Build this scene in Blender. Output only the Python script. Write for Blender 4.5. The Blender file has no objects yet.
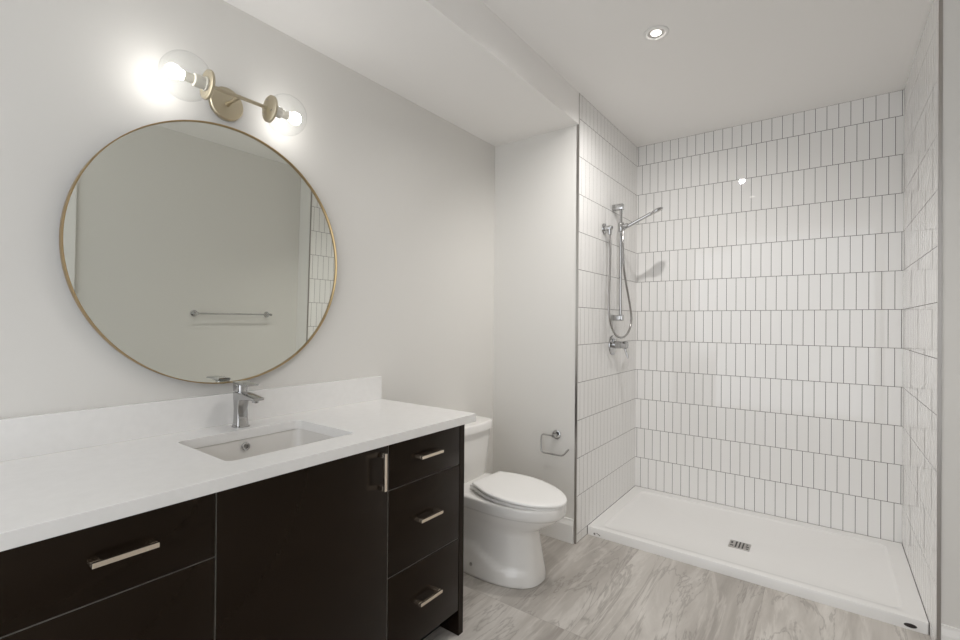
import bpy, bmesh, math, random
from mathutils import Vector, Matrix
random.seed(7)
S = bpy.context.scene
PI = math.pi

# ---------------------------------------------------------------- camera, world, exposure
cam_d = bpy.data.cameras.new('camera')
cam = bpy.data.objects.new('camera', cam_d)
S.collection.objects.link(cam)
S.camera = cam
cam_d.sensor_width = 36.0
cam_d.lens = 465.64 / 960 * 36.0
cam_d.clip_start = 0.02
yaw, pitch, roll = 0.6402, 0.0046, 0.0082
F = Vector((-math.sin(yaw) * math.cos(pitch), math.cos(yaw) * math.cos(pitch), math.sin(pitch)))
R0 = Vector((math.cos(yaw), math.sin(yaw), 0))
U0 = R0.cross(F)
R = math.cos(roll) * R0 + math.sin(roll) * U0
U = -math.sin(roll) * R0 + math.cos(roll) * U0
M = Matrix((R, U, -F)).transposed().to_4x4()
M.translation = Vector((1.7501, -0.0909, 1.2756))
cam.matrix_world = M

world = bpy.data.worlds.new('world')
S.world = world
world.use_nodes = True
world.node_tree.nodes['Background'].inputs[0].default_value = (0.93, 0.96, 1.0, 1)
world.node_tree.nodes['Background'].inputs[1].default_value = 1.5  # even fill light, added; enters through the open end behind the camera

S.view_settings.view_transform = 'Standard'
S.view_settings.look = 'None'
S.view_settings.gamma = 1
S.view_settings.use_curve_mapping = False
S.view_settings.exposure = 0.52
S.cycles.use_denoising = True
S.cycles.max_bounces = 12
S.cycles.diffuse_bounces = 8
S.cycles.glossy_bounces = 6
S.cycles.transparent_max_bounces = 16
S.cycles.caustics_reflective = False
S.cycles.caustics_refractive = False
S.cycles.sample_clamp_indirect = 4.0

BULB = 24.0        # emission of the vanity bulbs
DOWN = 15.0       # glow of the recessed downlight lenses
BEAM = 37.0       # watts of each recessed downlight beam
# ---------------------------------------------------------------- dimensions
XS, YR, YB, W = 0.593, 2.408, 3.440, 2.094     # soffit depth, return wall, shower back, right wall
XW = 2.270                                      # painted wall facing the mirror
HS, H = 2.428, 2.610                            # soffit and ceiling heights
YF = -1.25                                      # room end behind the camera, left open to let the world fill in
BH, BY = 0.050, 2.564                           # shower base height and front
CT = 0.90                                       # counter top
TP, TW = 0.2195, 0.0571                         # tile pitch

# ---------------------------------------------------------------- materials
def mat(name, col, rough=0.5, metal=0.0, spec=0.5, coat=0.0, **kw):
    m = bpy.data.materials.new(name); m.use_nodes = True
    b = m.node_tree.nodes['Principled BSDF']
    b.inputs['Base Color'].default_value = (*col, 1)
    b.inputs['Roughness'].default_value = rough
    b.inputs['Metallic'].default_value = metal
    b.inputs['Specular IOR Level'].default_value = spec
    b.inputs['Coat Weight'].default_value = coat
    return m

def nodes(m):
    return m.node_tree.nodes, m.node_tree.links, m.node_tree.nodes['Principled BSDF']

def add_noise_bump(m, scale, strength, dist=0.002):
    n, l, b = nodes(m)
    tc = n.new('ShaderNodeTexCoord'); ns = n.new('ShaderNodeTexNoise'); bp = n.new('ShaderNodeBump')
    ns.inputs['Scale'].default_value = scale; ns.inputs['Detail'].default_value = 4
    bp.inputs['Strength'].default_value = strength; bp.inputs['Distance'].default_value = dist
    l.new(tc.outputs['Object'], ns.inputs['Vector']); l.new(ns.outputs['Fac'], bp.inputs['Height'])
    l.new(bp.outputs['Normal'], b.inputs['Normal'])

def add_speckle(m, scale, c0, c1, lo=.35, hi=.65):
    n, l, b = nodes(m)
    tc = n.new('ShaderNodeTexCoord'); ns = n.new('ShaderNodeTexNoise'); r = n.new('ShaderNodeValToRGB')
    ns.inputs['Scale'].default_value = scale; ns.inputs['Detail'].default_value = 5
    r.color_ramp.elements[0].position = lo; r.color_ramp.elements[1].position = hi
    r.color_ramp.elements[0].color = (*c0, 1); r.color_ramp.elements[1].color = (*c1, 1)
    l.new(tc.outputs['Object'], ns.inputs['Vector']); l.new(ns.outputs['Fac'], r.inputs['Fac'])
    l.new(r.outputs['Color'], b.inputs['Base Color'])

m_wall = mat('wall_paint', (0.70, 0.685, 0.655), 0.55, spec=0.3); add_noise_bump(m_wall, 220, 0.05)
m_ceil = mat('ceiling_paint', (0.86, 0.845, 0.825), 0.8, spec=0.2); add_noise_bump(m_ceil, 160, 0.05)
m_trimw = mat('white_trim_paint', (0.80, 0.79, 0.77), 0.35)
m_tile = mat('glazed_white_tile', (0.80, 0.79, 0.775), 0.012, spec=0.5)
m_grout = mat('grey_grout', (0.13, 0.122, 0.115), 0.85, spec=0.2)
m_quartz = mat('white_quartz', (0.80, 0.79, 0.775), 0.22); add_speckle(m_quartz, 40, (0.79, 0.78, 0.765), (0.81, 0.80, 0.785))
m_espresso = mat('espresso_wood', (0.010, 0.007, 0.005), 0.26, spec=0.22)
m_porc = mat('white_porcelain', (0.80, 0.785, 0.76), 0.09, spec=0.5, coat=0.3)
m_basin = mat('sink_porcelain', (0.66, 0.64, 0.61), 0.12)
m_seat = mat('white_seat_plastic', (0.83, 0.82, 0.80), 0.22)
m_acryl = mat('white_acrylic', (0.80, 0.79, 0.775), 0.18)
m_chrome = mat('chrome', (0.52, 0.52, 0.52), 0.06, 1.0)
m_hose = mat('steel_hose', (0.42, 0.41, 0.40), 0.25, 1.0)
m_nickel = mat('satin_nickel', (0.86, 0.76, 0.64), 0.26, 1.0)
m_steel = mat('brushed_steel', (0.52, 0.50, 0.48), 0.32, 1.0)
m_edge = mat('metal_edge_trim', (0.42, 0.40, 0.38), 0.28, 1.0)
m_brass = mat('brushed_brass', (0.48, 0.35, 0.19), 0.28, 1.0)
m_champ = mat('champagne_brass', (0.55, 0.49, 0.37), 0.46, 1.0)
m_mirror = mat('mirror_glass', (0.86, 0.88, 0.83), 0.0, 1.0)
m_black = mat('dark_void', (0.01, 0.01, 0.01), 0.6)
m_lit_edge = mat('cabinet_painted_lit_edge', (0.36, 0.34, 0.31), 0.35)  # paler side edges of the fronts: light caught at the gaps, painted in
m_dark = mat('dark_badge', (0.02, 0.014, 0.013), 0.35)
m_greym = mat('grey_print', (0.20, 0.19, 0.18), 0.5)
m_baffle = mat('lamp_baffle', (0.55, 0.53, 0.51), 0.4)
m_sock = mat('white_socket', (0.80, 0.76, 0.66), 0.35)

def emit(name, col, s):
    m = bpy.data.materials.new(name); m.use_nodes = True
    n, l = m.node_tree.nodes, m.node_tree.links
    n.remove(n['Principled BSDF'])
    e = n.new('ShaderNodeEmission'); e.inputs[0].default_value = (*col, 1); e.inputs[1].default_value = s
    l.new(e.outputs[0], n['Material Output'].inputs[0])
    return m
m_bulb = emit('lit_bulb', (1.0, 0.975, 0.94), BULB)
m_lens = emit('lit_downlight', (1.0, 0.95, 0.89), DOWN)

def thin_glass():
    m = bpy.data.materials.new('clear_globe_glass'); m.use_nodes = True
    n, l = m.node_tree.nodes, m.node_tree.links
    n.remove(n['Principled BSDF'])
    t = n.new('ShaderNodeBsdfTransparent'); t.inputs[0].default_value = (0.975, 0.98, 0.98, 1)
    g = n.new('ShaderNodeBsdfGlossy'); g.inputs['Roughness'].default_value = 0.02
    lw = n.new('ShaderNodeLayerWeight'); lw.inputs['Blend'].default_value = 0.5
    pw = n.new('ShaderNodeMath'); pw.operation = 'POWER'; pw.inputs[1].default_value = 3.5; l.new(lw.outputs['Facing'], pw.inputs[0])
    f = n.new('ShaderNodeMath'); f.operation = 'MULTIPLY_ADD'; f.inputs[1].default_value = 0.55; f.inputs[2].default_value = 0.03; l.new(pw.outputs[0], f.inputs[0])
    mx = n.new('ShaderNodeMixShader')
    l.new(f.outputs[0], mx.inputs[0]); l.new(t.outputs[0], mx.inputs[1]); l.new(g.outputs[0], mx.inputs[2])
    l.new(mx.outputs[0], n['Material Output'].inputs[0])
    return m
m_glass = thin_glass()

def floor_mat():
    m = mat('stone_look_floor_tile', (0.4, 0.37, 0.34), 0.30, spec=0.45)
    n, l, b = nodes(m)
    def N(t, **k):
        x = n.new(t)
        for a, v in k.items(): setattr(x, a, v)
        return x
    def math_(op, a, c=None):
        x = N('ShaderNodeMath', operation=op)
        for i, v in enumerate((a, c)):
            if v is None: continue
            if isinstance(v, (int, float)): x.inputs[i].default_value = v
            else: l.new(v, x.inputs[i])
        return x.outputs[0]
    tc = N('ShaderNodeTexCoord'); sep = N('ShaderNodeSeparateXYZ'); l.new(tc.outputs['Object'], sep.inputs[0])
    u = math_('DIVIDE', math_('SUBTRACT', sep.outputs[0], 0.295), 0.61)
    v = math_('DIVIDE', math_('SUBTRACT', sep.outputs[1], 0.463), 1.22)
    iu, iv = math_('FLOOR', u), math_('FLOOR', v)
    fu, fv = math_('FRACT', u), math_('FRACT', v)
    du = math_('MULTIPLY', math_('MINIMUM', fu, math_('SUBTRACT', 1, fu)), 0.61)
    dv = math_('MULTIPLY', math_('MINIMUM', fv, math_('SUBTRACT', 1, fv)), 1.22)
    grout = math_('LESS_THAN', math_('MINIMUM', du, dv), 0.0012)
    idv = N('ShaderNodeCombineXYZ'); l.new(iu, idv.inputs[0]); l.new(iv, idv.inputs[1])
    wn = N('ShaderNodeTexWhiteNoise'); l.new(idv.outputs[0], wn.inputs['Vector'])
    off = N('ShaderNodeVectorMath', operation='SCALE'); l.new(wn.outputs['Color'], off.inputs[0]); off.inputs['Scale'].default_value = 37.0
    add = N('ShaderNodeVectorMath', operation='ADD'); l.new(tc.outputs['Object'], add.inputs[0]); l.new(off.outputs[0], add.inputs[1])
    mp = N('ShaderNodeMapping'); l.new(add.outputs[0], mp.inputs[0])
    mp.inputs['Rotation'].default_value = (0, 0, math.radians(18)); mp.inputs['Scale'].default_value = (4.2, 0.62, 1)
    # cloud body
    n1 = N('ShaderNodeTexNoise'); n1.inputs['Scale'].default_value = 1.05; n1.inputs['Detail'].default_value = 7
    n1.inputs['Roughness'].default_value = 0.62; n1.inputs['Distortion'].default_value = 0.6
    l.new(mp.outputs[0], n1.inputs['Vector'])
    r1 = N('ShaderNodeValToRGB'); e = r1.color_ramp.elements
    e[0].position = 0.30; e[0].color = (0.262, 0.236, 0.212, 1)
    e[1].position = 0.72; e[1].color = (0.640, 0.610, 0.572, 1)
    k = e.new(0.50); k.color = (0.425, 0.395, 0.362, 1)
    l.new(n1.outputs['Fac'], r1.inputs['Fac'])
    # light veins
    def vein(scale, dist, w, pos):
        nn = N('ShaderNodeTexNoise'); nn.inputs['Scale'].default_value = scale; nn.inputs['Detail'].default_value = 6
        nn.inputs['Roughness'].default_value = 0.6; nn.inputs['Distortion'].default_value = dist
        mpp = N('ShaderNodeMapping'); mpp.inputs['Location'].default_value = pos; l.new(mp.outputs[0], mpp.inputs[0])
        l.new(mpp.outputs[0], nn.inputs['Vector'])
        a = math_('ABSOLUTE', math_('SUBTRACT', nn.outputs['Fac'], 0.5))
        mr = N('ShaderNodeMapRange'); mr.inputs['From Min'].default_value = 0; mr.inputs['From Max'].default_value = w
        mr.inputs['To Min'].default_value = 1; mr.inputs['To Max'].default_value = 0
        l.new(a, mr.inputs['Value'])
        return mr.outputs[0]
    vl = vein(1.0, 0.9, 0.030, (5, 2, 0)); vd = vein(1.3, 0.6, 0.013, (11, 7, 3))
    m1 = N('ShaderNodeMix', data_type='RGBA'); l.new(math_('MULTIPLY', vl, 0.40), m1.inputs['Factor'])
    l.new(r1.outputs['Color'], m1.inputs['A']); m1.inputs['B'].default_value = (0.66, 0.63, 0.59, 1)
    m2 = N('ShaderNodeMix', data_type='RGBA'); l.new(math_('MULTIPLY', vd, 0.45), m2.inputs['Factor'])
    l.new(m1.outputs['Result'], m2.inputs['A']); m2.inputs['B'].default_value = (0.17, 0.15, 0.132, 1)
    # tile to tile shade
    hs = N('ShaderNodeHueSaturation'); l.new(m2.outputs['Result'], hs.inputs['Color'])
    l.new(math_('ADD', math_('MULTIPLY', wn.outputs['Value'], 0.2), 0.9), hs.inputs['Value'])
    m3 = N('ShaderNodeMix', data_type='RGBA'); l.new(math_('MULTIPLY', grout, 0.6), m3.inputs['Factor'])
    l.new(hs.outputs['Color'], m3.inputs['A']); m3.inputs['B'].default_value = (0.30, 0.275, 0.25, 1)
    l.new(m3.outputs['Result'], b.inputs['Base Color'])
    return m
m_floor = floor_mat()

def wood_grain(m):
    n, l, b = nodes(m)
    tc = n.new('ShaderNodeTexCoord'); mp = n.new('ShaderNodeMapping'); ns = n.new('ShaderNodeTexNoise'); r = n.new('ShaderNodeValToRGB')
    mp.inputs['Scale'].default_value = (40, 60, 3)
    ns.inputs['Scale'].default_value = 2; ns.inputs['Detail'].default_value = 6
    r.color_ramp.elements[0].color = (0.0078, 0.0048, 0.0031, 1); r.color_ramp.elements[1].color = (0.0082, 0.0051, 0.0032, 1)
    l.new(tc.outputs['Object'], mp.inputs[0]); l.new(mp.outputs[0], ns.inputs['Vector'])
    l.new(ns.outputs['Fac'], r.inputs['Fac']); l.new(r.outputs['Color'], b.inputs['Base Color'])
wood_grain(m_espresso)
m_espresso.node_tree.nodes['Principled BSDF'].inputs['Specular Tint'].default_value = (1.0, 0.80, 0.62, 1)

# ---------------------------------------------------------------- mesh helpers
def box(bm, x0, x1, y0, y1, z0, z1, bev=0.0, seg=2, mi=0):
    vs = [bm.verts.new((x, y, z)) for x in (x0, x1) for y in (y0, y1) for z in (z0, z1)]
    idx = ((0, 1, 3, 2), (4, 6, 7, 5), (0, 4, 5, 1), (2, 3, 7, 6), (0, 2, 6, 4), (1, 5, 7, 3))
    fs = [bm.faces.new([vs[i] for i in f]) for f in idx]
    for f in fs: f.material_index = mi
    if bev > 0:
        es = list({e for f in fs for e in f.edges})
        r = bmesh.ops.bevel(bm, geom=es, offset=bev, segments=seg, affect='EDGES', profile=0.5)
        for f in r['faces']: f.material_index = mi
    return vs

def frame_for(t):
    a = Vector((0, 0, 1)) if abs(t.z) < 0.9 else Vector((1, 0, 0))
    u = t.cross(a).normalized()
    return u, t.cross(u).normalized()

def loft(bm, rings, cap0=True, cap1=True, closed=True, mi=0):
    vr = [[bm.verts.new(p) for p in ring] for ring in rings]
    n = len(vr[0])
    for a, b in zip(vr[:-1], vr[1:]):
        for i in range(n if closed else n - 1):
            f = bm.faces.new((a[i], a[(i + 1) % n], b[(i + 1) % n], b[i])); f.material_index = mi
    if cap0: bm.faces.new(vr[0][::-1]).material_index = mi
    if cap1: bm.faces.new(vr[-1]).material_index = mi
    return vr

def tube(bm, pts, r, seg=12, cap=True, mi=0):
    pts = [Vector(p) for p in pts]
    rs = r if isinstance(r, (list, tuple)) else [r] * len(pts)
    rings = []; u = None
    for i, p in enumerate(pts):
        t = (pts[min(i + 1, len(pts) - 1)] - pts[max(i - 1, 0)]).normalized()
        if u is None: u, w = frame_for(t)
        else:
            u = (u - t * u.dot(t)).normalized(); w = t.cross(u)
        w = t.cross(u)
        rings.append([p + (u * math.cos(2 * PI * k / seg) + w * math.sin(2 * PI * k / seg)) * rs[i] for k in range(seg)])
    loft(bm, rings, cap, cap, mi=mi)

def lathe(bm, prof, org, axis, seg=32, cap0=True, cap1=True, mi=0):
    t = Vector(axis).normalized(); u, w = frame_for(t); org = Vector(org)
    rings = [[org + t * h + (u * math.cos(2 * PI * k / seg) + w * math.sin(2 * PI * k / seg)) * max(r, 1e-4) for k in range(seg)] for r, h in prof]
    loft(bm, rings, cap0, cap1, mi=mi)

def smooth_path(pts, n=8):
    P = [Vector(p) for p in pts]; out = []
    for i in range(len(P) - 1):
        p0, p1, p2, p3 = P[max(i - 1, 0)], P[i], P[i + 1], P[min(i + 2, len(P) - 1)]
        for k in range(n):
            t = k / n
            out.append(0.5 * ((2 * p1) + (p2 - p0) * t + (2 * p0 - 5 * p1 + 4 * p2 - p3) * t * t + (3 * p1 - p0 - 3 * p2 + p3) * t ** 3))
    out.append(P[-1]); return out

def fillet(pts, r, n=6):
    P = [Vector(p) for p in pts]; out = [P[0]]
    for i in range(1, len(P) - 1):
        a, b, c = P[i - 1], P[i], P[i + 1]
        d0 = (a - b).normalized(); d1 = (c - b).normalized()
        q = min(r, (a - b).length * .45, (c - b).length * .45)
        s, e = b + d0 * q, b + d1 * q
        for k in range(n + 1):
            t = k / n; out.append(s * (1 - t) ** 2 + b * 2 * t * (1 - t) + e * t * t)
    out.append(P[-1]); return out

def rrect(x0, x1, y0, y1, r, z, n=6):
    pts = []
    for cx, cy, a0 in ((x1 - r, y1 - r, 0), (x0 + r, y1 - r, PI / 2), (x0 + r, y0 + r, PI), (x1 - r, y0 + r, 1.5 * PI)):
        for k in range(n + 1):
            a = a0 + PI / 2 * k / n
            pts.append((cx + r * math.cos(a), cy + r * math.sin(a), z))
    return pts

def obj(name, bm, mats, parent=None, smooth=35, loc=None, kind=None, label=None):
    bmesh.ops.recalc_face_normals(bm, faces=bm.faces[:])
    me = bpy.data.meshes.new(name)
    o = bpy.data.objects.new(name, me)
    S.collection.objects.link(o)
    org = Vector((0, 0, 0))
    if parent is not None:
        p = parent
        while p.parent: p = p.parent
        org = Vector(p.location)
    elif loc is not None:
        org = Vector(loc); o.location = org
    bmesh.ops.translate(bm, verts=bm.verts[:], vec=-org)
    bm.to_mesh(me); bm.free()
    for m in (mats if isinstance(mats, (list, tuple)) else [mats]): me.materials.append(m)
    if smooth:
        me.polygons.foreach_set('use_smooth', [True] * len(me.polygons))
        me.set_sharp_from_angle(angle=math.radians(smooth))
    if parent is not None: o.parent = parent
    if kind: o['kind'] = kind
    if label: o['label'] = label
    return o

def tag(o, label, cat, group=None):
    o['label'] = label; o['category'] = cat
    if group: o['group'] = group
    return o

def thing(name, label, cat, loc, group=None):
    o = bpy.data.objects.new(name, None); o.empty_display_size = 0.05
    S.collection.objects.link(o); o.location = loc
    return tag(o, label, cat, group)

def BM(): return bmesh.new()
def struct(name, bm, mats, parent=None, label=None, smooth=0):
    return obj(name, bm, mats, parent, smooth, kind='structure', label=label)

# ---------------------------------------------------------------- room shell
T = 0.12
b = BM(); box(b, -T, XW + T, YF - T, YB + T, -0.1, 0); struct('floor', b, m_floor, label='floor of large grey stone look tiles with pale veins')
b = BM(); box(b, -T, XW + T, YF - T, YB + T, H, H + 0.1); struct('ceiling', b, m_ceil, label='white main ceiling')
b = BM(); box(b, 0.0, XS, YF, YR, HS, H); struct('ceiling_soffit', b, m_ceil, label='dropped ceiling soffit over the vanity wall')
b = BM(); box(b, -T, 0, YF - T, YB + T, 0, H); struct('wall_left', b, m_wall, label='off white wall behind the mirror and toilet')
b = BM(); box(b, 0.0, XS - 0.010, YR, YB + T, 0, H); struct('wall_return', b, m_wall, label='short white wall beside the toilet')
b = BM(); box(b, XS - 0.010, W + 0.010, YB + 0.010, YB + T, 0, H); struct('wall_back', b, m_wall, label='wall behind the shower tiles')
# right wall, with the door opening behind the camera's shoulder
DX0, DX1, DH = -0.10, 0.705, 2.05
b = BM()
box(b, XW, XW + T, DX1, YR, 0, H)
box(b, XW, XW + T, YF, DX0, 0, H)
box(b, XW, XW + T, DX0, DX1, DH, H)
struct('wall_right', b, m_wall, label='painted wall facing the mirror')
b = BM(); box(b, W + 0.010, XW + T, YR - 0.006, YB + T, 0, H); struct('wall_shower_end', b, m_wall, label='narrow painted wall at the right end of the shower')
def tiles(name, axis, a0, a1, z0, z1, phase, place, depth, label, extra=None):
    """stacked vertical tiles as bevelled slabs over a grout bed; place(a, z, d) -> point, d = height above the bed"""
    b = BM()
    g = 0.0014; c = 0.0003; td = depth
    def slab(p0, p1, q0, q1):
        if p1 - p0 < 0.0025 or q1 - q0 < 0.004: return
        tl = [random.uniform(-.000008, .000008) for _ in range(2)]
        lo = [place(p0, q0, 0), place(p1, q0, 0), place(p1, q1, 0), place(p0, q1, 0)]
        mid = [place(p0, q0, td - c), place(p1, q0, td - c), place(p1, q1, td - c), place(p0, q1, td - c)]
        top = [place(p0 + c, q0 + c, td + tl[0]), place(p1 - c, q0 + c, td - tl[0] + tl[1]), place(p1 - c, q1 - c, td - tl[0]), place(p0 + c, q1 - c, td + tl[0] - tl[1])]
        loft(b, [lo, mid, top], False, True, mi=0)
    rows = [(z0 + k * TP, min(z0 + (k + 1) * TP, z1)) for k in range(20) if z0 + k * TP < z1 - 0.004]
    for k, (q0, q1) in enumerate(rows):
        ph = phase + (TW / 2 if k % 2 == 0 else 0)
        j = math.floor((a0 - ph) / TW)
        while ph + j * TW < a1:
            p0, p1 = max(ph + j * TW, a0), min(ph + (j + 1) * TW, a1)
            slab(p0 + (g if p0 > a0 else 0), p1 - (g if p1 < a1 else 0), q0 + g, q1 - g); j += 1
    if extra:
        for e in extra: slab(*e)
    # grout bed
    gd = td - 0.0006
    zb = z0 if not extra else 0.0
    loft(b, [[place(a0, zb, 0), place(a1, zb, 0), place(a1, z1, 0), place(a0, z1, 0)],
             [place(a0, zb, gd), place(a1, zb, gd), place(a1, z1, gd), place(a0, z1, gd)]], True, True, mi=1)
    return struct(name, b, [m_tile, m_grout], label=label)

tiles('wall_shower_back', 'x', XS, W, BH, H, 0.604, lambda a, z, d: (a, YB + 0.010 - d, z), 0.010, 'long back wall of the shower in glossy white upright tiles')
tiles('wall_shower_left', 'y', YR + 0.004, YB, BH, H, YB - 0.02, lambda a, z, d: (XS - 0.010 + d, a, z), 0.010, 'shower side wall behind the hand shower',
      extra=[(YR + 0.006, YR + 0.075, 0.002, BH - 0.001), (YR + 0.077, BY - 0.002, 0.002, BH - 0.001)])
tiles('wall_shower_right', 'y', YR - 0.0, YB, BH, H, YB - 0.035, lambda a, z, d: (W + 0.010 - d, a, z), 0.010, 'shower side wall of glossy white tiles on the right',
      extra=[(YR + 0.002, BY - 0.002, 0.002, BH - 0.001)])

b = BM(); box(b, XS - 0.012, XS + 0.0015, YR - 0.002, YR + 0.004, 0.0, H); struct('trim_1', b, m_edge, label='metal edge strip on the corner by the toilet')
b = BM(); box(b, W - 0.0015, W + 0.010, YR - 0.009, YR - 0.0005, 0.0, H); struct('trim_2', b, m_edge, label='metal edge strip at the right end of the shower tiles')

def baseboard(name, x0, x1, y0, y1, side, label):
    b = BM(); t = 0.015; h = 0.137
    if side == 'y':      # runs along x, face towards -y at y1
        prof = [(y1, 0), (y1 - t, 0), (y1 - t, h - 0.035), (y1 - t + 0.002, h - 0.028), (y1 - t * .55, h - 0.012), (y1 - t * .5, h), (y1, h)]
        loft(b, [[(x, p, z) for p, z in prof] for x in (x0, x1)])
    elif side == 'x':     # runs along y, face towards -x at x1
        prof = [(x1, 0), (x1 - t, 0), (x1 - t, h - 0.035), (x1 - t + 0.002, h - 0.028), (x1 - t * .55, h - 0.012), (x1 - t * .5, h), (x1, h)]
        loft(b, [[(p, y, z) for p, z in prof] for y in (y0, y1)])
    else:                # face towards +x at x0
        prof = [(x0, 0), (x0 + t, 0), (x0 + t, h - 0.035), (x0 + t - 0.002, h - 0.028), (x0 + t * .55, h - 0.012), (x0 + t * .5, h), (x0, h)]
        loft(b, [[(p, y, z) for p, z in prof] for y in (y0, y1)])
    struct(name, b, m_trimw, label=label)
baseboard('baseboard_back', 0.016, XS - 0.0125, 0, YR, 'y', 'white baseboard beside the toilet')
baseboard('baseboard_right', 0, XW, DX1 + 0.085, YR - 0.022, 'x', 'white baseboard below the towel bar')
baseboard('baseboard_shower_end', W + 0.0105, XW, 0, YR - 0.006, 'y', 'white baseboard at the right end of the shower')
baseboard('baseboard_left', 0.0, 0, 1.445, YR, 'l', 'white baseboard behind the toilet')

# door beside the camera (its casing edge shows at the rim of the mirror)
b = BM(); box(b, XW + 0.03, XW + 0.07, DX0 + 0.003, DX1 - 0.003, 0.008, DH - 0.003, 0.002)
for z0, z1 in ((0.22, 0.95), (1.10, 1.92)):
    box(b, XW + 0.026, XW + 0.032, DX0 + 0.13, DX1 - 0.13, z0, z1, 0.002)
door = struct('door_1', b, m_trimw, label='white panelled door beside the camera')
b = BM()
for y0, y1, z0, z1 in ((DX0 - 0.08, DX0, 0, DH + 0.08), (DX1, DX1 + 0.08, 0, DH + 0.08), (DX0, DX1, DH, DH + 0.08)):
    box(b, XW - 0.018, XW, y0, y1, z0, z1, 0.003)
struct('door_casing', b, m_trimw, door)

# ---------------------------------------------------------------- shower base
t = thing('shower_tray', 'low white acrylic shower tray filling the tiled alcove', 'shower tray', (1.344, 3.0, 0))
b = BM()
x0, x1, y0, y1 = XS + 0.001, W - 0.001, BY, YB - 0.001
L = 0.072; fl = 0.026
# threshold, ledges and sloped pan in one lofted skin
out0 = rrect(x0, x1, y0, y1, 0.006, 0.0)
out1 = rrect(x0, x1, y0, y1, 0.006, BH - 0.006)
out2 = rrect(x0 + .0004, x1 - .0004, y0 + .002, y1 - .0004, 0.005, BH - 0.0015)
out3 = rrect(x0 + .001, x1 - .001, y0 + .006, y1 - .001, 0.005, BH)
in0 = rrect(x0 + L, x1 - L, y0 + 0.055, y1 - 0.07, 0.035, BH - 0.001)
in1 = rrect(x0 + L + .008, x1 - L - .008, y0 + 0.066, y1 - 0.078, 0.035, BH - 0.008)
in2 = rrect(x0 + L + .018, x1 - L - .018, y0 + 0.080, y1 - 0.088, 0.035, BH - 0.011)
in3 = rrect(1.360 - .10, 1.360 + .10, 2.902 - .08, 2.902 + .08, 0.03, fl)
loft(b, [out0, out1, out2, out3, in0, in1, in2, in3])
obj('pan', b, m_acryl, t, 30)
def oval(b, cx, cz, y, rx, rz, th=0.0012):
    n = 24
    loft(b, [[(cx + rx * math.cos(2 * PI * k / n), yy, cz + rz * math.sin(2 * PI * k / n)) for k in range(n)] for yy in (y, y - th)])
b = BM(); oval(b, 2.036, 0.018, BY, 0.021, 0.0085); obj('badge', b, m_dark, t, label='dark oval badge on the right end of the tray front')
b = BM(); oval(b, 0.640, 0.015, BY, 0.006, 0.006)
for k in range(3): box(b, 0.653 + k * 0.008, 0.659 + k * 0.008, BY - 0.001, BY, 0.018 - k * 0.004, 0.023 - k * 0.003)
obj('marking', b, m_greym, t, label='small grey printed mark on the left end of the tray front')

dx_, dy_ = 1.360, 2.902
t = thing('shower_drain', 'rectangular slotted metal drain in the white tray', 'drain', (dx_, dy_, fl))
b = BM(); box(b, dx_ - .052, dx_ + .052, dy_ - .048, dy_ + .048, fl - 0.0005, fl + 0.004, 0.001); obj('drain_cover', b, m_steel, t)
zt = fl + 0.0038
for k in range(3):
    b = BM(); box(b, dx_ - .0205 + k * 0.017, dx_ - .0125 + k * 0.017, dy_ - .040, dy_ + .040, zt, zt + 0.0006); obj('drain_slot', b, m_dark, t, 0, label='dark cut slot')
for q in ((-.044, -.028, -.030, -.018), (-.044, -.034, .004, .026), (.032, .046, -.010, .004), (.030, .040, .018, .030), (.036, .046, -.036, -.024)):
    b = BM(); box(b, dx_ + q[0], dx_ + q[1], dy_ + q[2], dy_ + q[3], zt, zt + 0.0006); obj('drain_slot', b, m_dark, t, 0, label='dark cut slot')

# ---------------------------------------------------------------- vanity
VF = 0.555           # front face of doors
VY0, VY1 = 0.018, 1.414
t = thing('bathroom_vanity', 'dark espresso vanity cabinet with drawers on both sides of a door', 'vanity', (0.28, 0.71, 0))
b = BM()
box(b, 0.001, 0.018, VY0 + .031, VY1 - .031, 0.10, 0.866)                # back
box(b, 0.018, 0.533, VY0 + .031, VY1 - .031, 0.107, 0.123)               # bottom

for y in (0.434, 0.992): box(b, 0.018, 0.533, y, y + 0.014, 0.123, 0.866)
box(b, 0.515, 0.533, VY0 + .031, VY1 - .031, 0.835, 0.866)               # front rail
obj('carcass', b, m_espresso, t, 0)
for y0 in (VY0, VY1 - 0.030):
    b = BM(); box(b, 0.001, VF, y0, y0 + 0.030, 0.0, 0.866, 0.0012); obj('side_panel', b, m_espresso, t, 0)
b = BM(); box(b, 0.44, 0.456, VY0 + .031, VY1 - .031, 0.0, 0.106); obj('toe_kick', b, m_black, t, 0)

def pull(parent, y0, y1, z, vertical=None):
    b = BM(); s = 0.0105
    if vertical is None:
        box(b, VF + 0.026, VF + 0.026 + s, y0, y1, z - s / 2, z + s / 2, 0.0008)
        for y in (y0, y1 - 0.016): box(b, VF, VF + 0.0262, y, y + 0.016, z - s / 2, z + s / 2, 0.0008)
    else:
        z0, z1 = vertical; y = y0
        box(b, VF + 0.026, VF + 0.026 + s, y - s / 2, y + s / 2, z0, z1, 0.0008)
        for q in (z0, z1 - 0.016): box(b, VF, VF + 0.0262, y - s / 2, y + s / 2, q, q + 0.016, 0.0008)
    return obj('handle', b, m_nickel, parent, 0, label='brushed nickel bar handle')
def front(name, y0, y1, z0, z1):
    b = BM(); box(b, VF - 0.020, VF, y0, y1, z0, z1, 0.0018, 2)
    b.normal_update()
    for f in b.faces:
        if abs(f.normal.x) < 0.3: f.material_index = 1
    return obj(name, b, [m_espresso, m_lit_edge], t, 30)
g = 0.0017
rows = ((0.6985, 0.8600), (0.3995, 0.6955), (0.105, 0.3965))
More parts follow.
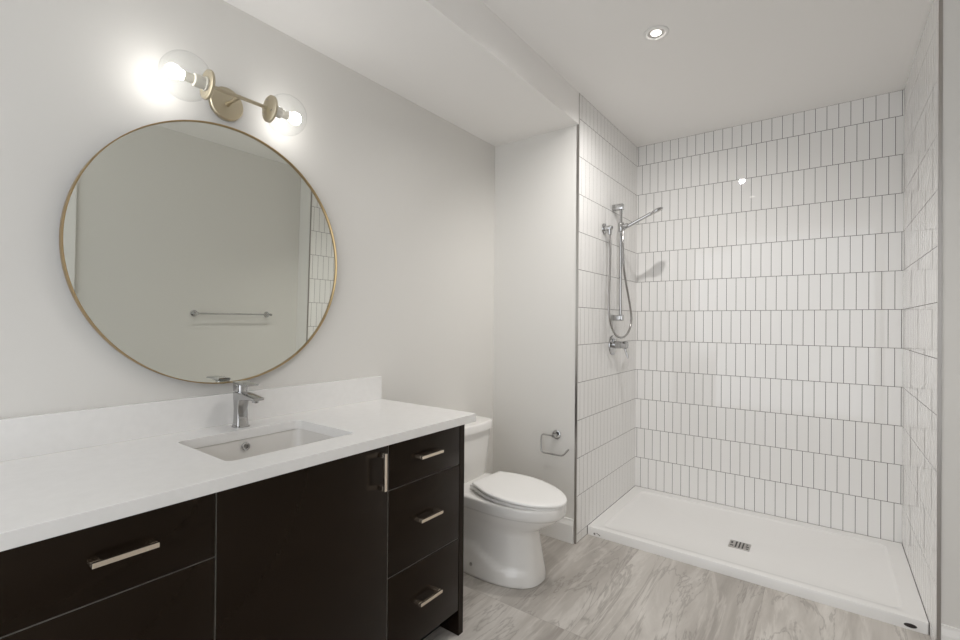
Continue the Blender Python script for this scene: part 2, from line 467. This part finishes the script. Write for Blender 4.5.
for (y0, y1) in ((VY0 + 0.031, 0.4410), (0.9995, VY1 - 0.031)):
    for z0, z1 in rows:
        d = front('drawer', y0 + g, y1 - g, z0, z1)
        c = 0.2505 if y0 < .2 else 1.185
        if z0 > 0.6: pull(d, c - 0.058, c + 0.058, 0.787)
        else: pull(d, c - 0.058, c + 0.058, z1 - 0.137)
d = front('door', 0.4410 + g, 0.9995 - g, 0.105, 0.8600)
pull(d, 0.956, 0, 0, vertical=(0.716, 0.840))

# countertop with sink cut-out
t = thing('countertop', 'white quartz counter with low upstand along the mirror wall', 'countertop', (0.3, 0.71, 0.867))
CX1, CY0, CY1 = 0.594, -0.020, 1.439
SX0, SX1, SY0, SY1, SR = 0.146, 0.480, 0.503, 0.918, 0.022
b = BM()
hole = rrect(SX0, SX1, SY0, SY1, SR, CT, 6)
outer = [(0.0005, CY0, CT), (CX1, CY0, CT), (CX1, CY1, CT), (0.0005, CY1, CT)]
loops = []
for ring in (outer, hole):
    vs = [b.verts.new(p) for p in ring]
    loops += [b.edges.new((vs[i], vs[(i + 1) % len(vs)])) for i in range(len(vs))]
r = bmesh.ops.triangle_fill(b, use_beauty=True, use_dissolve=False, edges=loops)
r = bmesh.ops.extrude_face_region(b, geom=b.faces[:])
bmesh.ops.translate(b, verts=[v for v in r['geom'] if isinstance(v, bmesh.types.BMVert)], vec=(0, 0, -0.033))
bmesh.ops.recalc_face_normals(b, faces=b.faces[:])
es = [e for e in b.edges if len(e.link_faces) == 2 and e.calc_face_angle(0) > 0.9 and abs(e.verts[0].co.z - e.verts[1].co.z) < 1e-5]
bmesh.ops.bevel(b, geom=es, offset=0.0016, segments=2, affect='EDGES', profile=0.5)
obj('slab', b, m_quartz, t, 0)
b = BM(); box(b, 0.0005, 0.020, CY0, CY1, CT, CT + 0.110, 0.0012); obj('backsplash', b, m_quartz, t, 0)

# ---------------------------------------------------------------- sink
t = thing('sink', 'rectangular undermount white basin set into the counter', 'sink', (0.31, 0.716, 0.75))
b = BM()
e0 = 0.004
zt = CT - 0.0335
R_ = [rrect(SX0 - .024, SX1 + .024, SY0 - .024, SY1 + .024, .04, zt - .012),
      rrect(SX0 - .024, SX1 + .024, SY0 - .024, SY1 + .024, .04, zt),
      rrect(SX0 - e0, SX1 + e0, SY0 - e0, SY1 + e0, .03, zt),
      rrect(SX0 - e0 + .003, SX1 + e0 - .003, SY0 - e0 + .003, SY1 + e0 - .003, .03, zt - .008),
      rrect(SX0 + .004, SX1 - .008, SY0 + .008, SY1 - .008, .04, zt - .075),
      rrect(SX0 + .010, SX1 - .016, SY0 + .018, SY1 - .018, .05, zt - .105),
      rrect(SX0 + .024, SX1 - .034, SY0 + .036, SY1 - .036, .05, zt - .120),
      rrect(SX0 + .060, SX1 - .075, SY0 + .085, SY1 - .085, .04, zt - .126),
      rrect(SX0 + .13, SX1 - .13, SY0 + .17, SY1 - .17, .02, zt - .130)]
loft(b, R_, False, True)
O_ = [rrect(SX0 - .024, SX1 + .024, SY0 - .024, SY1 + .024, .04, zt - .012),
      rrect(SX0 - .014, SX1 + .014, SY0 - .014, SY1 + .014, .04, zt - .02),
      rrect(SX0 + .01, SX1 - .01, SY0 + .015, SY1 - .015, .05, zt - .125),
      rrect(SX0 + .06, SX1 - .07, SY0 + .08, SY1 - .08, .05, zt - .142)]
loft(b, O_, False, True)
bmesh.ops.remove_doubles(b, verts=b.verts[:], dist=1e-5)
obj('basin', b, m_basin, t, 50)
b = BM()
oc = Vector((SX0 + 0.0035, 0.716, 0.842))
lathe(b, [(0.0075, -0.002), (0.0140, -0.002), (0.0140, 0.002), (0.0115, 0.0035), (0.0075, 0.0025)], oc, (1, 0, 0.06), 28, False, False)
obj('overflow_ring', b, m_chrome, t, label='chrome overflow ring')
b = BM(); lathe(b, [(0.0077, 0.0002), (0.0077, 0.0008)], oc, (1, 0, 0.06), 28); obj('overflow_hole', b, m_greym, t)
b = BM(); lathe(b, [(0.022, zt - .1305), (0.022, zt - .1275), (0.018, zt - .126), (0.0, zt - .125)], (0.312, 0.716, 0), (0, 0, 1), 28); obj('drain', b, m_chrome, t)

# ---------------------------------------------------------------- faucet
fx, fy = 0.092, 0.726
t = thing('faucet', 'chrome single lever faucet standing behind the basin', 'faucet', (fx, fy, CT))
b = BM()
loft(b, [rrect(fx - .024, fx + .024, fy - .024, fy + .024, .010, CT), rrect(fx - .024, fx + .024, fy - .024, fy + .024, .010, CT + .004), rrect(fx - .022, fx + .022, fy - .022, fy + .022, .010, CT + .006)])
obj('base_plate', b, m_chrome, t, 40)
b = BM()
rings = []
for z, hx0, hx1, hy in ((.006, .0205, .0205, .0205), (.03, .0185, .018, .019), (.065, .018, .0165, .0185), (.09, .019, .022, .0195), (.105, .020, .030, .0205), (.122, .020, .022, .0205)):
    rings.append(rrect(fx - hx0, fx + hx1, fy - hy, fy + hy, .006, CT + z, 4))
loft(b, rings); obj('body', b, m_chrome, t, 40)
b = BM()
def yz_rect(x, z0, z1, hy, r=.003):
    pts = []
    for cy, cz, a0 in ((hy - r, z1 - r, 0), (-hy + r, z1 - r, PI / 2), (-hy + r, z0 + r, PI), (hy - r, z0 + r, 1.5 * PI)):
        for k in range(4):
            a = a0 + PI / 2 * k / 3; pts.append((x, fy + cy + r * math.cos(a), cz + r * math.sin(a)))
    return pts
loft(b, [yz_rect(fx + .000, CT + .092, CT + .1235, .0202), yz_rect(fx + .04, CT + .099, CT + .122, .0200), yz_rect(fx + .08, CT + .103, CT + .1175, .0195), yz_rect(fx + .122, CT + .104, CT + .1125, .0185)])
obj('spout', b, m_chrome, t, 40)
b = BM(); lathe(b, [(0.0105, 0), (0.0105, 0.011), (0.008, 0.012)], (fx + .100, fy, CT + .107), (-.15, 0, -1), 24); obj('aerator', b, m_chrome, t)
b = BM(); lathe(b, [(0.017, 0), (0.0175, 0.020), (0.017, 0.026)], (fx, fy, CT + .122), (0, 0, 1), 28)
box(b, fx - .020, fx + .012, fy - .0195, fy + .0195, CT + .124, CT + .1505, .003); obj('cartridge', b, m_chrome, t, 40)
b = BM()
loft(b, [yz_rect(fx - .018, CT + .150, CT + .160, .021), yz_rect(fx + .03, CT + .150, CT + .160, .0212), yz_rect(fx + .082, CT + .150, CT + .156, .0200)])
obj('lever', b, m_chrome, t, 40)

# ---------------------------------------------------------------- mirror
mc = Vector((0.0, 0.708, 1.507)); MR = 0.457
t = thing('wall_mirror', 'large round mirror in a thin brass frame above the counter', 'mirror', (0.0, 0.708, 1.507 - MR))
b = BM()
lathe(b, [(MR - .0035, 0.001), (MR, 0.001), (MR, 0.029), (MR - .0008, 0.030), (MR - .0028, 0.030), (MR - .0035, 0.029), (MR - .0035, 0.001)], mc, (1, 0, 0), 128, False, False)
bmesh.ops.remove_doubles(b, verts=b.verts[:], dist=1e-6)
obj('frame', b, m_brass, t, 40)
b = BM(); lathe(b, [(MR - .0037, 0.004), (MR - .0037, 0.0215)], mc, (1, 0, 0), 128); obj('mirror_glass', b, m_mirror, t, 40)

t.rotation_euler = (0, math.radians(1.05), math.radians(0.25))      # hangs with its top leaning slightly out

# ---------------------------------------------------------------- vanity light
sy, sz, sx = 0.703, 2.050, 0.112
t = thing('vanity_light', 'brass two globe wall light above the round mirror', 'wall light', (0.0, sy, sz))
b = BM(); lathe(b, [(0.056, 0.0005), (0.058, 0.003), (0.058, 0.016), (0.055, 0.019), (0.0, 0.0195)], (0, sy, sz + .004), (1, 0, 0), 48); obj('back_plate', b, m_champ, t)
b = BM(); lathe(b, [(0.010, 0.018), (0.008, 0.024), (0.0062, 0.03), (0.0062, sx)], (0, sy, sz + .002), (1, 0, 0), 20); obj('arm', b, m_champ, t)
b = BM(); tube(b, [(sx, sy - .112, sz), (sx, sy + .112, sz)], 0.0062, 20); obj('cross_bar', b, m_champ, t)
for s in (-1, 1):
    org = (sx, sy + s * 0.098, sz); ax = (0, s, 0)
    b = BM(); lathe(b, [(0.010, -0.004), (0.030, 0.0), (0.046, 0.004), (0.048, 0.006), (0.048, 0.013), (0.044, 0.014), (0.0, 0.014)], org, ax, 40)
    cup = obj('cup', b, m_champ, t)
    u, w = frame_for(Vector(ax).normalized())
    for k in range(3):
        a = 2 * PI * k / 3 + .5
        p = Vector(org) + (u * math.cos(a) + w * math.sin(a)) * 0.03
        b = BM(); lathe(b, [(0.0032, -0.003), (0.0032, 0.004)], p, ax, 10); obj('screw', b, m_steel, cup)
    b = BM(); lathe(b, [(0.023, 0.012), (0.023, 0.018), (0.0200, 0.020), (0.0200, 0.050), (0.0185, 0.052), (0.0145, 0.053), (0.0145, 0.082)], org, ax, 28); obj('socket', b, m_sock, t)
    b = BM()
    prof = [(0.0142, 0.082), (0.015, 0.087), (0.0165, 0.093)]
    for k in range(0, 11):
        a = math.radians(-38 + 128 * k / 10); prof.append((0.0225 * math.cos(a), 0.110 + 0.0225 * math.sin(a)))
    lathe(b, prof, org, ax, 28); obj('bulb', b, m_bulb, t, label='glowing frosted bulb')
    b = BM()
    GR = 0.074; a0 = math.asin(0.043 / GR)
    cdist = GR * math.cos(a0) + 0.013
    prof = [(GR * math.sin(a), cdist - GR * math.cos(a)) for a in [a0 + (PI - a0) * k / 28 for k in range(29)]]
    lathe(b, prof, org, ax, 48, False, False); obj('glass_globe', b, m_glass, t, label='clear glass globe')

# ---------------------------------------------------------------- recessed downlights
def downlight(x, y, label, aim=(0, 0), k=1.0):
    t = thing('recessed_downlight', label, 'ceiling light', (x, y, H))
    b = BM(); lathe(b, [(0.040, -0.001), (0.056, -0.001), (0.056, -0.0035), (0.053, -0.006), (0.044, -0.007), (0.040, -0.005), (0.036, -0.0015)], (x, y, H), (0, 0, 1), 40, False, False)
    obj('trim_ring', b, m_trimw, t)
    b = BM(); lathe(b, [(0.021, -0.0012), (0.021, -0.002), (0.016, -0.0028), (0.0, -0.0030)], (x, y, H), (0, 0, 1), 32)
    obj('lens', b, m_lens, t)
    b = BM(); lathe(b, [(0.040, -0.0030), (0.0300, -0.0020), (0.0212, -0.0008)], (x, y, H), (0, 0, 1), 32, False, False)
    obj('reflector', b, m_baffle, t, label='grey baffle around the lens')
    sp = bpy.data.lights.new('beam', 'SPOT'); sp.energy = BEAM * k; sp.color = (1.0, 0.975, 0.945)
    sp.spot_size = math.radians(132); sp.spot_blend = 0.85; sp.shadow_soft_size = 0.022
    so = bpy.data.objects.new('beam', sp); S.collection.objects.link(so); so.parent = t; so.location = (0, 0, -0.012)
    so.rotation_euler = (math.radians(aim[0]), math.radians(aim[1]), 0)      # gimbal
downlight(1.116, 2.095, 'small round recessed ceiling light before the shower', (24, 7))
downlight(1.116, 1.38, 'round recessed ceiling light above the room centre, behind the photo edge', (12, 10), 0.55)
# ---------------------------------------------------------------- toilet
tc_ = 1.938
t = thing('toilet', 'white skirted toilet with closed lid beside the vanity', 'toilet', (0.20, tc_, 0))
def sst(a, b, x):
    x = min(1, max(0, (x - a) / (b - a))); return x * x * (3 - 2 * x)
def dring(z, xb, xf, w, xm, nb=5, nf=2.2, n=96):
    """egg-like ring: superellipse to the front of xm, squarer behind it"""
    pts = []
    for k in range(n):
        a = 2 * PI * k / n
        ca, sa = math.cos(a), math.sin(a)
        e = nf if ca >= 0 else nb
        x = xm + (xf - xm if ca >= 0 else xm - xb) * math.copysign(abs(ca) ** (2 / e), ca)
        y = w * math.copysign(abs(sa) ** (2 / e), sa)
        # hollow scooped out of each side of the skirt
        if 0.03 < z < 0.33:
            xa = .235 + .30 * (max(0, .30 - z) / .245) ** 2.2
            m = sst(xa - .006, xa + .022, x) * (1 - sst(.57, .63, x)) * sst(.058, .085, z) * (1 - sst(.25, .33, z))
            y -= math.copysign(min(abs(y), .016 * m), y)
        pts.append((x, tc_ + y, z))
    return pts
def lerp_rings(keys, step=.012):
    out = []
    for p, q in zip(keys[:-1], keys[1:]):
        m = max(1, int((q[0] - p[0]) / step))
        for k in range(m):
            f = k / m; out.append(tuple(p[i] + (q[i] - p[i]) * f for i in range(len(p))))
    out.append(keys[-1]); return out
keys = [(0.0, .030, .630, .160, .33, 5, 2.4), (.004, .028, .637, .166, .33, 5, 2.4), (.03, .028, .636, .166, .33, 5, 2.4), (.06, .028, .631, .165, .33, 5, 2.4),
        (.10, .028, .622, .164, .33, 5, 2.5), (.18, .028, .608, .162, .33, 5, 2.5), (.225, .028, .604, .161, .34, 5, 2.5),
        (.25, .028, .612, .161, .36, 5, 2.3), (.272, .028, .640, .162, .38, 5, 2.2), (.295, .028, .682, .165, .39, 5, 2.1), (.315, .028, .711, .168, .40, 5, 2.1),
        (.334, .028, .730, .172, .41, 5, 2.1), (.343, .028, .737, .1745, .42, 5, 2.1), (.3445, .028, .743, .178, .42, 5, 2.1), (.347, .028, .747, .180, .42, 5, 2.1), (.360, .028, .751, .182, .42, 5, 2.1),
        (.390, .028, .753, .183, .42, 5, 2.1), (.398, .030, .751, .181, .42, 5, 2.1), (.401, .036, .743, .174, .42, 5, 2.1), (.402, .06, .70, .150, .42, 5, 2.1)]
b = BM()
loft(b, [dring(*k) for k in lerp_rings(keys)]); obj('bowl', b, m_porc, t, 60)
def tring(z, xf, w, bow, n=14, xb=0.022, r=0.022):
    """tank ring with a bowed front and rounded front corners"""
    pts = []
    for k in range(n + 1):
        y = -w + 2 * w * k / n; q = abs(y) / w
        x = xf + bow * (1 - q * q)
        if q > 0.999: x -= r * 0.9
        pts.append((x, tc_ + y, z))
    return pts + [(xb, tc_ + w, z), (xb, tc_ - w, z)]
b = BM()
loft(b, [tring(.400, .160, .172, .02), tring(.44, .166, .178, .025), tring(.55, .173, .188, .028), tring(.669, .178, .197, .030)])
obj('tank', b, m_porc, t, 50)
b = BM()
loft(b, [tring(.669, .178, .197, .03), tring(.672, .190, .206, .036), tring(.707, .190, .206, .036), tring(.714, .186, .202, .035), tring(.716, .176, .192, .033)])
obj('tank_lid', b, m_porc, t, 50)
b = BM(); box(b, .178, .1815, tc_ + .170, tc_ + .178, .622, .646, .0008); obj('tank_mark', b, m_baffle, t, label='small grey mark on the upper tank corner')  # plain grey block set on the upper tank corner
def seat_ring(z, ins=0.0, slope=-.06, n=28):
    xb, xf, w, wb = .291 + ins, .759 - ins, .1765 - ins, .120 - ins * .8
    xm = xb + (xf - xb) * .40; side = []
    for k in range(n + 1):
        q_ = k / n
        if q_ < 0.42:
            q = q_ / 0.42; x = xb + (xm - xb) * q; y = wb + (w - wb) * math.sin(q * PI / 2)
        else:
            a = (q_ - .42) / .58 * PI / 2; x = xm + (xf - xm) * math.sin(a); y = w * max(math.cos(a), 0) ** 1.06
        side.append((x, y))
    return [(x, tc_ + y, z + slope * (x - .5)) for x, y in side] + [(x, tc_ - y, z + slope * (x - .5)) for x, y in side[-2::-1]]
b = BM()
loft(b, [seat_ring(.4055, .014, -.03), seat_ring(.4060, .008, -.03), seat_ring(.4080, .004, -.03), seat_ring(.4190, .004, -.045), seat_ring(.4215, .008, -.045), seat_ring(.4220, .014, -.045)])
obj('seat', b, m_seat, t, 50)
b = BM()
loft(b, [seat_ring(.4260, .012), seat_ring(.4265, .005), seat_ring(.4285, .0), seat_ring(.4355, .0), seat_ring(.4385, .0025), seat_ring(.4405, .008), seat_ring(.4420, .03), seat_ring(.4430, .07)])
obj('seat_lid', b, m_seat, t, 50)
for q in (-1, 1):
    b = BM(); box(b, .262, .300, tc_ + q * .085 - .020, tc_ + q * .085 + .020, .400, .432, .006, 3); obj('hinge', b, m_seat, t, 40)
b = BM(); lathe(b, [(0.0085, -0.006), (0.0085, 0.002), (0.006, 0.004), (0, 0.0045)], (.325, tc_ - .166, .060), (0, -1, 0), 20)
obj('bolt_cap', b, m_steel, t, label='grey bolt cap low on the skirt')
t.rotation_euler = (0, 0, -.030)

# ---------------------------------------------------------------- toilet paper holder
px_, py_, pz_ = 0.462, YR - 0.045, 0.612
t = thing('toilet_paper_holder', 'empty chrome paper holder on the short wall by the toilet', 'paper holder', (px_, YR, pz_))
b = BM(); lathe(b, [(0.0265, 0.0003), (0.0275, 0.002), (0.0275, 0.007), (0.025, 0.009), (0.011, 0.010), (0.0095, 0.014), (0.0095, 0.050), (0.008, 0.053)], (px_ + .004, YR, pz_), (0, -1, 0), 32)
obj('wall_mount', b, m_chrome, t)
b = BM()
pts = fillet([(px_ + .004, py_, pz_), (px_ - .076, py_, pz_), (px_ - .076, py_, pz_ - .108), (px_ + .066, py_, pz_ - .108), (px_ + .102, py_, pz_ - .064)], .020)
tube(b, pts, 0.0050, 12); obj('holder_bar', b, m_chrome, t)

# ---------------------------------------------------------------- towel bar (seen in the mirror)
TX = XW - 0.070
t = thing('towel_bar', 'slim chrome towel bar reflected in the round mirror', 'towel bar', (XW, 1.81, 1.245))
b = BM(); tube(b, [(TX, 1.505, 1.245), (TX, 2.115, 1.245)], 0.0065, 16); obj('rail', b, m_chrome, t)
for y in (1.515, 2.105):
    b = BM(); lathe(b, [(0.025, 0), (0.025, 0.006), (0.022, 0.008), (0.011, 0.010), (0.010, 0.014), (0.010, 0.078), (0.008, 0.082)], (XW, y, 1.245), (-1, 0, 0), 28); obj('post', b, m_chrome, t)

# ---------------------------------------------------------------- shower fittings
bx, by_ = 0.650, 2.948
t = thing('slide_bar', 'slim chrome vertical shower rail on the tiled side wall', 'shower rail', (XS, by_, 1.68))
b = BM(); tube(b, [(bx, by_, 1.300), (bx, by_, 2.062)], 0.0092, 20); obj('rail', b, m_chrome, t)
for z in (1.312, 2.050):
    b = BM(); box(b, XS, bx + .016, by_ - .019, by_ + .019, z - .019, z + .019, .004); obj('wall_bracket', b, m_chrome, t, 40)
b = BM(); lathe(b, [(0.016, -0.03), (0.018, -0.027), (0.018, 0.027), (0.016, 0.03)], (bx, by_, 1.915), (0, 0, 1), 24)
lathe(b, [(0.014, 0.0), (0.015, 0.010), (0.015, 0.040), (0.012, 0.043)], (bx + .005, by_, 1.918), (0.9, 0.05, 0.1), 20)
lathe(b, [(0.009, 0.0), (0.011, 0.012), (0.011, 0.028)], (bx, by_ + .014, 1.912), (0, 1, 0), 16); obj('slider', b, m_chrome, t)

hd = Vector((0.235, 0.020, 0.108)); h0 = Vector((bx + .022, by_ + .004, 1.908))
t = thing('hand_shower', 'chrome hand shower resting in the holder on the rail', 'hand shower', h0)
b = BM(); L_ = hd.length; ud = hd.normalized()
P = [h0 + ud * s for s in (0, .03, .08, .14, .185)]
tube(b, P, [0.0105, 0.012, 0.0115, 0.0105, 0.012], 20); obj('shower_handle', b, m_chrome, t)
nrm = (Vector((0.40, 0.20, -0.86)) - ud * Vector((0.40, 0.20, -0.86)).dot(ud)).normalized()
hc = h0 + ud * 0.222
b = BM(); lathe(b, [(0.012, -0.011), (0.034, -0.005), (0.041, 0.0), (0.041, 0.006), (0.038, 0.009)], hc, nrm, 36); obj('shower_head', b, m_chrome, t)
b = BM(); lathe(b, [(0.037, 0.0095), (0.036, 0.0115), (0.0, 0.012)], hc, nrm, 36); obj('spray_face', b, m_steel, t, label='grey spray face')

t = thing('shower_elbow', 'small chrome water outlet elbow left of the shower rail', 'wall outlet', (XS, 2.792, 1.885))
b = BM(); lathe(b, [(0.033, 0.0), (0.034, 0.003), (0.032, 0.009), (0.0175, 0.011), (0.0165, 0.02), (0.0165, 0.052), (0.014, 0.056)], (XS, 2.792, 1.885), (1, 0, 0), 32)
obj('flange', b, m_chrome, t)
b = BM(); tube(b, [(XS + .040, 2.792, 1.885), (XS + .040, 2.792, 1.842)], [0.0145, 0.0125], 20); obj('outlet', b, m_chrome, t)

b = BM()
hp = [(XS + .040, 2.792, 1.845), (.640, 2.786, 1.76), (.642, 2.775, 1.60), (.645, 2.755, 1.44), (.650, 2.748, 1.33), (.655, 2.785, 1.245), (.660, 2.850, 1.197), (.664, 2.930, 1.182),
      (.668, 3.010, 1.196), (.670, 3.078, 1.245), (.672, 3.098, 1.315), (.672, 3.058, 1.42), (.672, 2.985, 1.55), (.672, 2.935, 1.68), (.670, 2.930, 1.80), (bx + .014, by_ + .002, 1.885), (bx + .026, by_ + .004, 1.911)]
tube(b, smooth_path(hp, 8), 0.0072, 12)
ho = obj('shower_hose', b, m_hose, None, 40, loc=(.66, 2.93, 1.182)); tag(ho, 'flexible metal shower hose hanging in a loop from outlet to hand shower', 'hose')

vy, vz = 2.955, 1.128
t = thing('shower_valve', 'chrome shower mixer with lever below the hose loop', 'shower valve', (XS, vy, vz))
b = BM(); lathe(b, [(0.066, 0.0), (0.067, 0.002), (0.066, 0.006), (0.062, 0.008), (0.0, 0.0085)], (XS, vy, vz), (1, 0, 0), 44); obj('escutcheon', b, m_chrome, t)
b = BM(); lathe(b, [(0.024, 0.007), (0.025, 0.012), (0.025, 0.060), (0.022, 0.062), (0.022, 0.066), (0.025, 0.068), (0.025, 0.098), (0.022, 0.102)], (XS, vy, vz + .004), (1, 0, 0), 32); obj('valve_body', b, m_chrome, t)
b = BM(); tube(b, [(XS + .085, vy, vz - .012), (XS + .094, vy, vz - .045), (XS + .108, vy, vz - .085)], [0.009, 0.0075, 0.006], 14); obj('lever', b, m_chrome, t)
b = BM(); tube(b, [(XS + .010, vy - .01, vz + .025), (XS + .018, vy - .01, vz + .044)], 0.006, 12); obj('diverter_knob', b, m_chrome, t)
